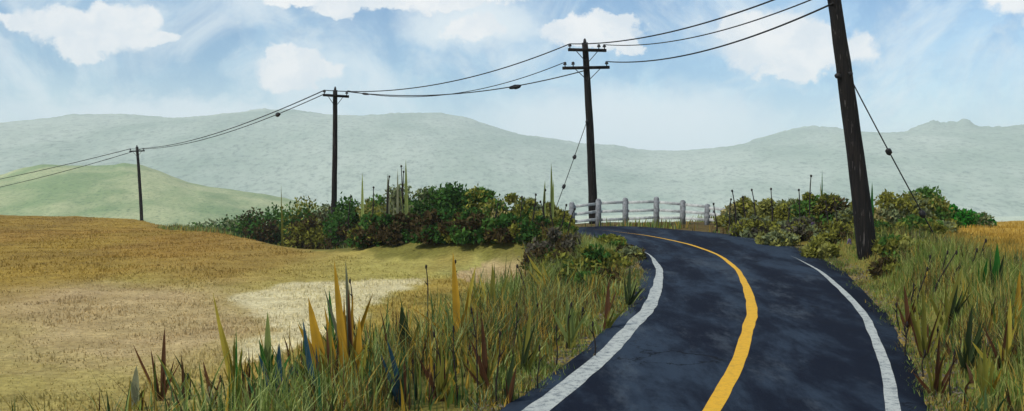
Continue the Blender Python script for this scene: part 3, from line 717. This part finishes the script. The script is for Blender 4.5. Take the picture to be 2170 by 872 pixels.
LB = [
 (445,97,460,60,('gg','g'),'small dull green bush, second from the left end of the row'),
 (505,88,450,60,('g','gg'),'small mid green bush between two dark green bushes at the green hill'),
 (790,49,452,90,('dg','br','ol'),'low dark olive bush in front of the pale spires'),
 (978,44.2,450,80,('br','dg','ol'),'low brown green bush between the two dark front bushes'),
 # px, depth, top y, width px, colours, label
 (415,104,462,70,('g','gg'),'low dull green bush, farthest left of the row, on the field edge'),
 (475,92,455,80,('dg','gg'),'low dark green bush at the foot of the green hill'),
 (535,84,440,75,('dg','br','g'),'dark green bush with brown base, left of the second pole from the left'),
 (590,78,428,70,('g','dg'),'mid green bush standing under the sloping wires'),
 (645,71,408,75,('g','dg','ol'),'pointed dark green bush immediately left of the second pole'),
 (690,66,425,60,('gg','ol','br'),'olive grey bush at the foot of the second pole from the left'),
 (745,60,415,75,('dg','g'),'dark green bush immediately right of the second pole from the left'),
 (800,57,405,70,('ol','lo','g'),'olive bush with the pale spires growing from it'),
 (845,54,396,85,('gg','ol','gg'),'rounded grey-green bush in the middle of the row'),
 (905,52,392,80,('g','dg','gg'),'green bush left of the tallest bush'),
 (962,51,380,85,('dg','g','dg'),'tallest, darkest green bush of the row with a pointed top'),
 (1020,50,393,85,('g','ol','dg'),'olive-topped green bush right of the tallest bush'),
 (1075,48.5,405,80,('ol','ta','g'),'tan and olive bush left of the guyed pole'),
 (1125,47,420,70,('g','gg','ol'),'grey-green bush on the bank left of the guy wire'),
 (1168,46,425,60,('ol','lo'),'yellow-olive bush where the guy wire comes down'),
 (560,76,458,90,('br','dg','br'),'low brown and dark green bush in front of the left part of the row'),
 (650,64,455,85,('ol','br'),'low olive brown bush in front of the second pole'),
 (745,57,445,90,('br','pu','dg'),'low brown bush with a purplish tint below the dark green bush'),
 (850,47.5,448,110,('br','dg','br'),'wide low dark brown bush in front of the grey-green bush'),
 (935,45.2,446,105,('br','br','dg'),'low dark brown bush in front of the tallest bush'),
 (1015,43.6,446,100,('dg','br','g'),'low dark green bush with brown patches below the olive-topped bush'),
 (1085,42.6,450,95,('dg','ol','br'),'low shadowy olive bush below the tan bush'),
 (1145,41.6,456,85,('br','ol','dg'),'low brown olive bush at the edge of the bank near the fence'),
 (1186,42,462,50,('ol','g'),'small olive bush beside the end post of the fence'),
 (1180,38.5,478,110,('dg','br','pu'),'dark brown green bush on the inside of the bend'),
 (1205,35.5,505,75,('br','pu','ol'),'dark bush with purple brown leaves, nearest of the left bushes'),
 (1296,38.5,522,46,('ol','g'),'rounded olive green bush beside the road on the inside of the bend'),
 (1245,32.5,520,70,('g','ol','dg'),'green brown bush spilling down the verge beside the bend, below the purple brown one'),
 (1290,33.5,528,60,('dg','ol'),'dark olive bush on the inner verge left of the small light green bush'),
 (1270,29,572,70,('ol','g','br'),'low olive scrub on the inner verge halfway down the bend'),
 (1333,35,552,40,('lo','gg','br'),'small light green bush at the road edge on the inside of the bend')]
for px, dp, tp, wd, cs, lab in LB:
    shrub(px, dp, tp, wd*1.1, [G[c] for c in cs], lab, LG, n=int(2300+wd*10), leaf=.085+dp*.0013)
RB = [
 (1905,31.5,492,70,('ol','lo','g'),'low olive scrub on the bank below the big pole'),
 (1925,32,496,60,('gg','ol'),'low grey-green scrub on the bank right of the big pole'),
 (1878,29.5,548,38,('ol','br'),'small scrubby bush at the road edge below the big pole'),
 (1740,35.5,500,50,('ol','lo'),'small olive bush at the road edge left of the big pole'),
 (1650,40,474,60,('lo','gg'),'small light bush at the road edge on the outside of the bend'),
 (1550,49,440,50,('lo','ol'),'low pale olive bush at the right end of the fence'),
 (1580,47.5,408,70,('ol','ta','gg'),'tan olive bush right of the fence'),
 (1625,46.5,412,60,('ol','lo'),'yellowish olive bush between the tan bush and the round green bush'),
 (1675,46,412,70,('ol','gg'),'dull olive bush left of the round green bush'),
 (1715,45,398,75,('g','ol'),'round green bush left of the big leaning pole'),
 (1765,44,402,65,('g','ol','br'),'olive bush with brown leaves immediately left of the big leaning pole'),
 (1820,43,415,60,('gg','ol'),'grey-green bush behind the foot of the big leaning pole'),
 (1875,43,396,80,('gg','ol','ta'),'grey-tan bush immediately right of the big leaning pole'),
 (1930,44,400,70,('ol','gg'),'olive bush between the big pole and the bright rounded bush'),
 (1962,45,386,75,('g','lo','ol'),'tallest rounded bush, crossed by the guy wire of the big pole'),
 (2020,48,424,60,('bg','g'),'bright green bush right of the guy wire'),
 (2062,51,440,60,('bg','gg'),'small bright green bush, farthest right of the row'),
 (1600,44,448,80,('ol','pu','gg'),'low olive bush with purple flowers near the road bend'),
 (1690,41.5,452,90,('pu','ol','gg'),'low purplish bush in front of the round green bush'),
 (1770,38.5,462,80,('br','ol','gg'),'low brown bush just left of the foot of the big pole'),
 (1880,37,462,75,('br','dg','ol'),'dark brown bush just right of the foot of the big pole'),
 (1945,39.5,452,80,('g','ol'),'mid green bush below the tallest rounded bush'),
 (1995,42,462,60,('gg','lo'),'pale grey-green bush where the guy wire meets the ground')]
for px, dp, tp, wd, cs, lab in RB:
    shrub(px, dp, tp+7, wd*1.1, [G[c] for c in cs], lab, RG, n=int(2300+wd*10), leaf=.13)

# ------------------------------------------------------------------ purple flowers in the verge
PF = [(1512,470,447),(1528,474,450),(1541,478,452),(1592,488,462),(1606,490,460),(1640,494,468),(1695,498,462),(1722,505,470),(1800,530,505)]
mf = mat('purple_petals', m_flat((.08, .05, .14), (.15, .10, .24), 12), .8); ms_ = mat('green_stem', m_flat((.04, .08, .02), (.08, .12, .03), 8), .8)
for px, py, ty in PF:
    X0, Y0, Z0 = ground_at(px, py); root = empty('flower', (X0, Y0, Z0+CAMZ-.03)); tag(root, 'purple flower spike growing in the verge right of the road', 'flower', 'purple flowers right of the road')
    H = max(.3, z_px(ty, Y0)-Z0); b = MB(); b.tube([(0, 0, 0), (.03, .02, H*.5), (.0, 0, H*.9)], .012, 4); b.build('stem', ms_, root)
    b = MB()
    for q in range(16):
        a = q*2.4; zz = H*(.55+.45*q/16); rr = .07*(1-.7*q/16)+.01; b.blob((math.cos(a)*rr, math.sin(a)*rr, zz), (.022, .028, .022), lump=.5)
    b.build('blossom', mf, root, smooth=False)

# ------------------------------------------------------------------ fence
def build_fence():
    pts = [(1213,428,470),(1268,421,471),(1326,419,472),(1391,417,473),(1447,424,474),(1499,432,474),(1545,440,475)]
    dp = [50.6,51.0,51.2,51.2,51.0,50.4,49.4]
    root = empty('rail_fence', (at_depth(1326, 51.2), 51.2, -1.9+CAMZ))
    tag(root, 'white three-rail wooden fence with grey round-topped posts at the crest of the road', 'fence')
    base = np.array(root.location); tops = []
    for (px, t, bo), Y in zip(pts, dp):
        X0 = at_depth(px, Y); zg = float(land(np.array([X0]), np.array([Y]))[0]); zt = z_px(t, Y)
        p = np.array([X0, Y, 0.]); tops.append((X0, Y, zg, zt))
        b = MB(); hh = zt-zg; z = np.array([-.15, hh*.5, hh-.12, hh-.04, hh-.005]); r = np.array([.165, .16, .15, .11, .03])
        lean = rng.normal()*.02
        b.tube(np.stack([X0+lean*z, np.full(5, Y), zg+z+CAMZ], 1)-base, r, 12, .06)
        o = b.build('post', M['post'], root)
    tops = np.array(tops)
    for i in range(len(tops)-1):
        for fr in (.82, .53, .25):
            a, c = tops[i], tops[i+1]; f0 = fr+rng.normal()*.015; f1 = fr+rng.normal()*.015
            p0 = np.array([a[0], a[1]-.02, a[2]+(a[3]-a[2])*f0+CAMZ]); p1 = np.array([c[0], c[1]-.02, c[2]+(c[3]-c[2])*f1+CAMZ])
            ex = p1-p0; L = np.linalg.norm(ex); ex /= L; ey = np.cross([0, 0, 1.], ex); ey /= np.linalg.norm(ey); ez = np.cross(ex, ey)
            b = MB(); b.box((p0+p1)/2-base, (L-.05, .05, .15), [ex, ey, ez], .1); b.build('rail', M['fence'], root, smooth=False)
build_fence()

# ------------------------------------------------------------------ utility poles
def pole(base_px, depth, top_px, top_py, r0, r1, arms, label, sink=.4, hgt=None):
    """arms: (fraction below the top in metres, half length left, half length right, yaw, tilt, insulator offsets)"""
    X0 = at_depth(base_px, depth); Z0 = float(land(np.array([X0]), np.array([depth]))[0])
    top = np.array([at_depth(top_px, depth)-X0, 0, z_px(top_py, depth)-Z0])
    root = empty('utility_pole', (X0, depth, Z0+CAMZ)); tag(root, label, 'utility pole', 'utility poles along the road')
    t = np.linspace(-sink/top[2], 1, 16); bow = np.sin(np.clip(t, 0, 1)*np.pi)*.05
    pts = top[None]*t[:, None]; pts[:, 0] += bow
    b = MB(); b.tube(pts, r0+(r1-r0)*np.clip(t, 0, 1), 14, .10); b.build('pole', M['pole'], root)
    att = []
    axz = top/np.linalg.norm(top)
    for (dn, la, lb, yaw, tilt, ins) in arms:
        c = top-axz*dn; ex = np.array([math.cos(yaw)*math.cos(tilt), math.sin(yaw)*math.cos(tilt), math.sin(tilt)])
        ey = np.cross([0, 0, 1.], ex); ey /= np.linalg.norm(ey); ez = np.cross(ex, ey)
        off = -ey*(r1+.06)
        b = MB(); b.box(c+off+ex*(lb-la)/2, (la+lb, .13, .17), [ex, ey, ez]); b.build('crossarm', M['pole'], root, smooth=False)
        for s in (-1, 1):
            b = MB(); b.tube([c+off+ex*s*min(la, lb)*.6+ez*-.04, c-axz*.75-ey*(r1+.03)], .022, 6); b.build('brace', M['metal'], root)
        row = []
        for u in ins:
            q = c+off+ex*u+ez*.09; b = MB()
            b.tube([q, q+ez*.08, q+ez*.10, q+ez*.14, q+ez*.17, q+ez*.22, q+ez*.26], [.03, .03, .10, .11, .07, .09, .04], 10); b.build('insulator', M['metal'], root)
            row.append(np.array(root.location)+q+ez*.24)
        att.append(row)
    b = MB(); b.tube([top+axz*0, top+axz*.05, top+axz*.16, top+axz*.24], [r1*.5, r1*.55, r1*.45, r1*.2], 8); b.build('cap', M['metal'], root)
    return root, top, att
p1, top1, a1 = pole(1840, 33.5, 1742, -150,   .345, .20, [(.5, 1.5, 1.5, .45, .02, (-1.3, 0.6, 1.3)), (1.5, 1.4, 1.4, .45, .02, (-1.2, 1.2))],
   'thick leaning black pole in the right foreground, running out of the top of the picture')
p2, top2, a2 = pole(1258, 54, 1239, 92, .27, .17, [(.45, 1.15, 1.2, .35, .03, (-1.05, .75, 1.1)), (1.45, 1.55, 1.35, .35, .06, (-1.4, -.9, 1.2))],
   'tall pole with two crossarms standing behind the white fence')
p3, top3, a3 = pole(704, 64, 711, 192, .21, .15, [(.40, .85, .9, .35, -.03, (-.75, .75))],
   'mid-distance pole with one crossarm rising out of the left bush row')
p4, top4, a4 = pole(300, 124, 291, 312, .22, .17, [(.55, .95, .95, .3, .05, (-.8, .8))],
   'farthest, shortest pole at the edge of the golden field, far left')
# pole fittings on the big pole: band bolts
for px, py in [(1774,162),(1799,158)]:
    Y = 33.3; b = MB(); b.blob((at_depth(px, Y)-p1.location.x, Y-p1.location.y, z_px(py, Y)+CAMZ-p1.location.z), (.11, .09, .11), lump=.3); b.build('clamp', M['metal'], p1)
def wire(a, c, sag, r, label, group, lumps=(), n=40, name='power_line', cat='power line'):
    a = np.array(a, float); c = np.array(c, float); t = np.linspace(0, 1, n)
    pts = a[None]*(1-t[:, None])+c[None]*t[:, None]; pts[:, 2] -= sag*4*t*(1-t)
    if not lumps:
        b = MB(); b.tube(pts-a, r, 6); o = b.build(name, M['wire'], loc=tuple(a)); return tag(o, label, cat, group)
    root = empty(name, tuple(a)); tag(root, label, cat, group)
    b = MB(); b.tube(pts-a, r, 6); b.build('cable', M['wire'], root)
    for f, L, rr in lumps:
        i = f*(n-1); k = int(i); p = pts[k]+(pts[min(k+1, n-1)]-pts[k])*(i-k); d = pts[min(k+1, n-1)]-pts[k]; d /= np.linalg.norm(d)
        u = np.cross(d, [0, 0, 1]); u /= np.linalg.norm(u); b = MB(); b.blob(p-a-np.array([0, 0, rr*.3]), (L, rr, rr*1.1), [d, u, np.cross(d, u)], .3)
        b.build('splice', M['metal'], root)
    return root
W1 = 'wires between the big pole and the pole behind the fence'
wire(a2[0][0], (at_depth(1738, 33.5), 33.0, z_px(-36, 33.5)+CAMZ), .62, .032, 'topmost wire from the big leaning pole to the pole behind the fence', W1)
wire(a2[0][2], (at_depth(1752, 33.5), 33.2, z_px(-12, 33.5)+CAMZ), .62, .026, 'middle wire from the big leaning pole to the pole behind the fence', W1)
wire(a2[1][2], (at_depth(1758, 33.5), 33.2, z_px(12, 33.5)+CAMZ), .66, .034, 'lowest wire from the big leaning pole to the lower crossarm behind the fence', W1)
W2 = 'wires between the pole behind the fence and the bush row pole'
wire(a3[0][0], a2[0][0], .95, .032, 'upper wire from the bush row pole to the top crossarm of the fence pole', W2)
lp = np.array([at_depth(1244, 54), 53.8, z_px(150, 54)+CAMZ])
wire(a3[0][1], lp, .75, .032, 'lower wire with a dark splice left of the pole behind the fence', W2, lumps=[(.735, .42, .13), (.09, .35, .07)])
wire(a3[0][1]+np.array([0, .3, .1]), a2[1][0], 1.05, .024, 'thin middle wire from the bush row pole to the lower crossarm of the fence pole', W2)
W3 = 'wires between the bush row pole and the farthest pole'
wire(a4[0][1], a3[0][0], .8, .036, 'upper wire sloping down from the bush row pole to the farthest pole', W3)
wire(a4[0][0], a3[0][0]-np.array([0, 0, .25]), 1.1, .03, 'lower wire with a dark splice left of the bush row pole', W3, lumps=[(.86, .42, .16)])
W4 = 'wires running off left from the farthest pole'
wire((at_depth(-420, 175), 175, z_px(440, 175)+CAMZ), a4[0][0], 1.2, .045, 'upper wire running down left from the farthest pole across the green hill', W4)
wire((at_depth(-430, 175), 175, z_px(452, 175)+CAMZ), a4[0][1], 2.0, .04, 'lower wire running down left from the farthest pole across the green hill', W4)
# guys
ga = np.array([at_depth(1800, 33.3), 33.3, z_px(166, 33.3)+CAMZ]); gx, gy = at_depth(1992, 34.6), 34.6
gz = float(land(np.array([gx]), np.array([gy]))[0])+CAMZ
wire(ga, (gx, gy, gz-.05), .05, .022, 'guy wire with two insulators slanting down right from the big leaning pole', 'guy wires', lumps=[(.42, .14, .10), (.80, .15, .11)], name='guy_wire', cat='guy wire')
gb = np.array([at_depth(1243, 54), 53.8, z_px(258, 54)+CAMZ]); hx, hy = at_depth(1160, 50), 50.
hz_ = float(land(np.array([hx]), np.array([hy]))[0])+CAMZ
wire(gb, (hx, hy, hz_-.05), .05, .022, 'short guy wire slanting down left from the pole behind the fence', 'guy wires', lumps=[(.0, .12, .09), (.33, .15, .1), (.6, .15, .1)], name='guy_wire', cat='guy wire')
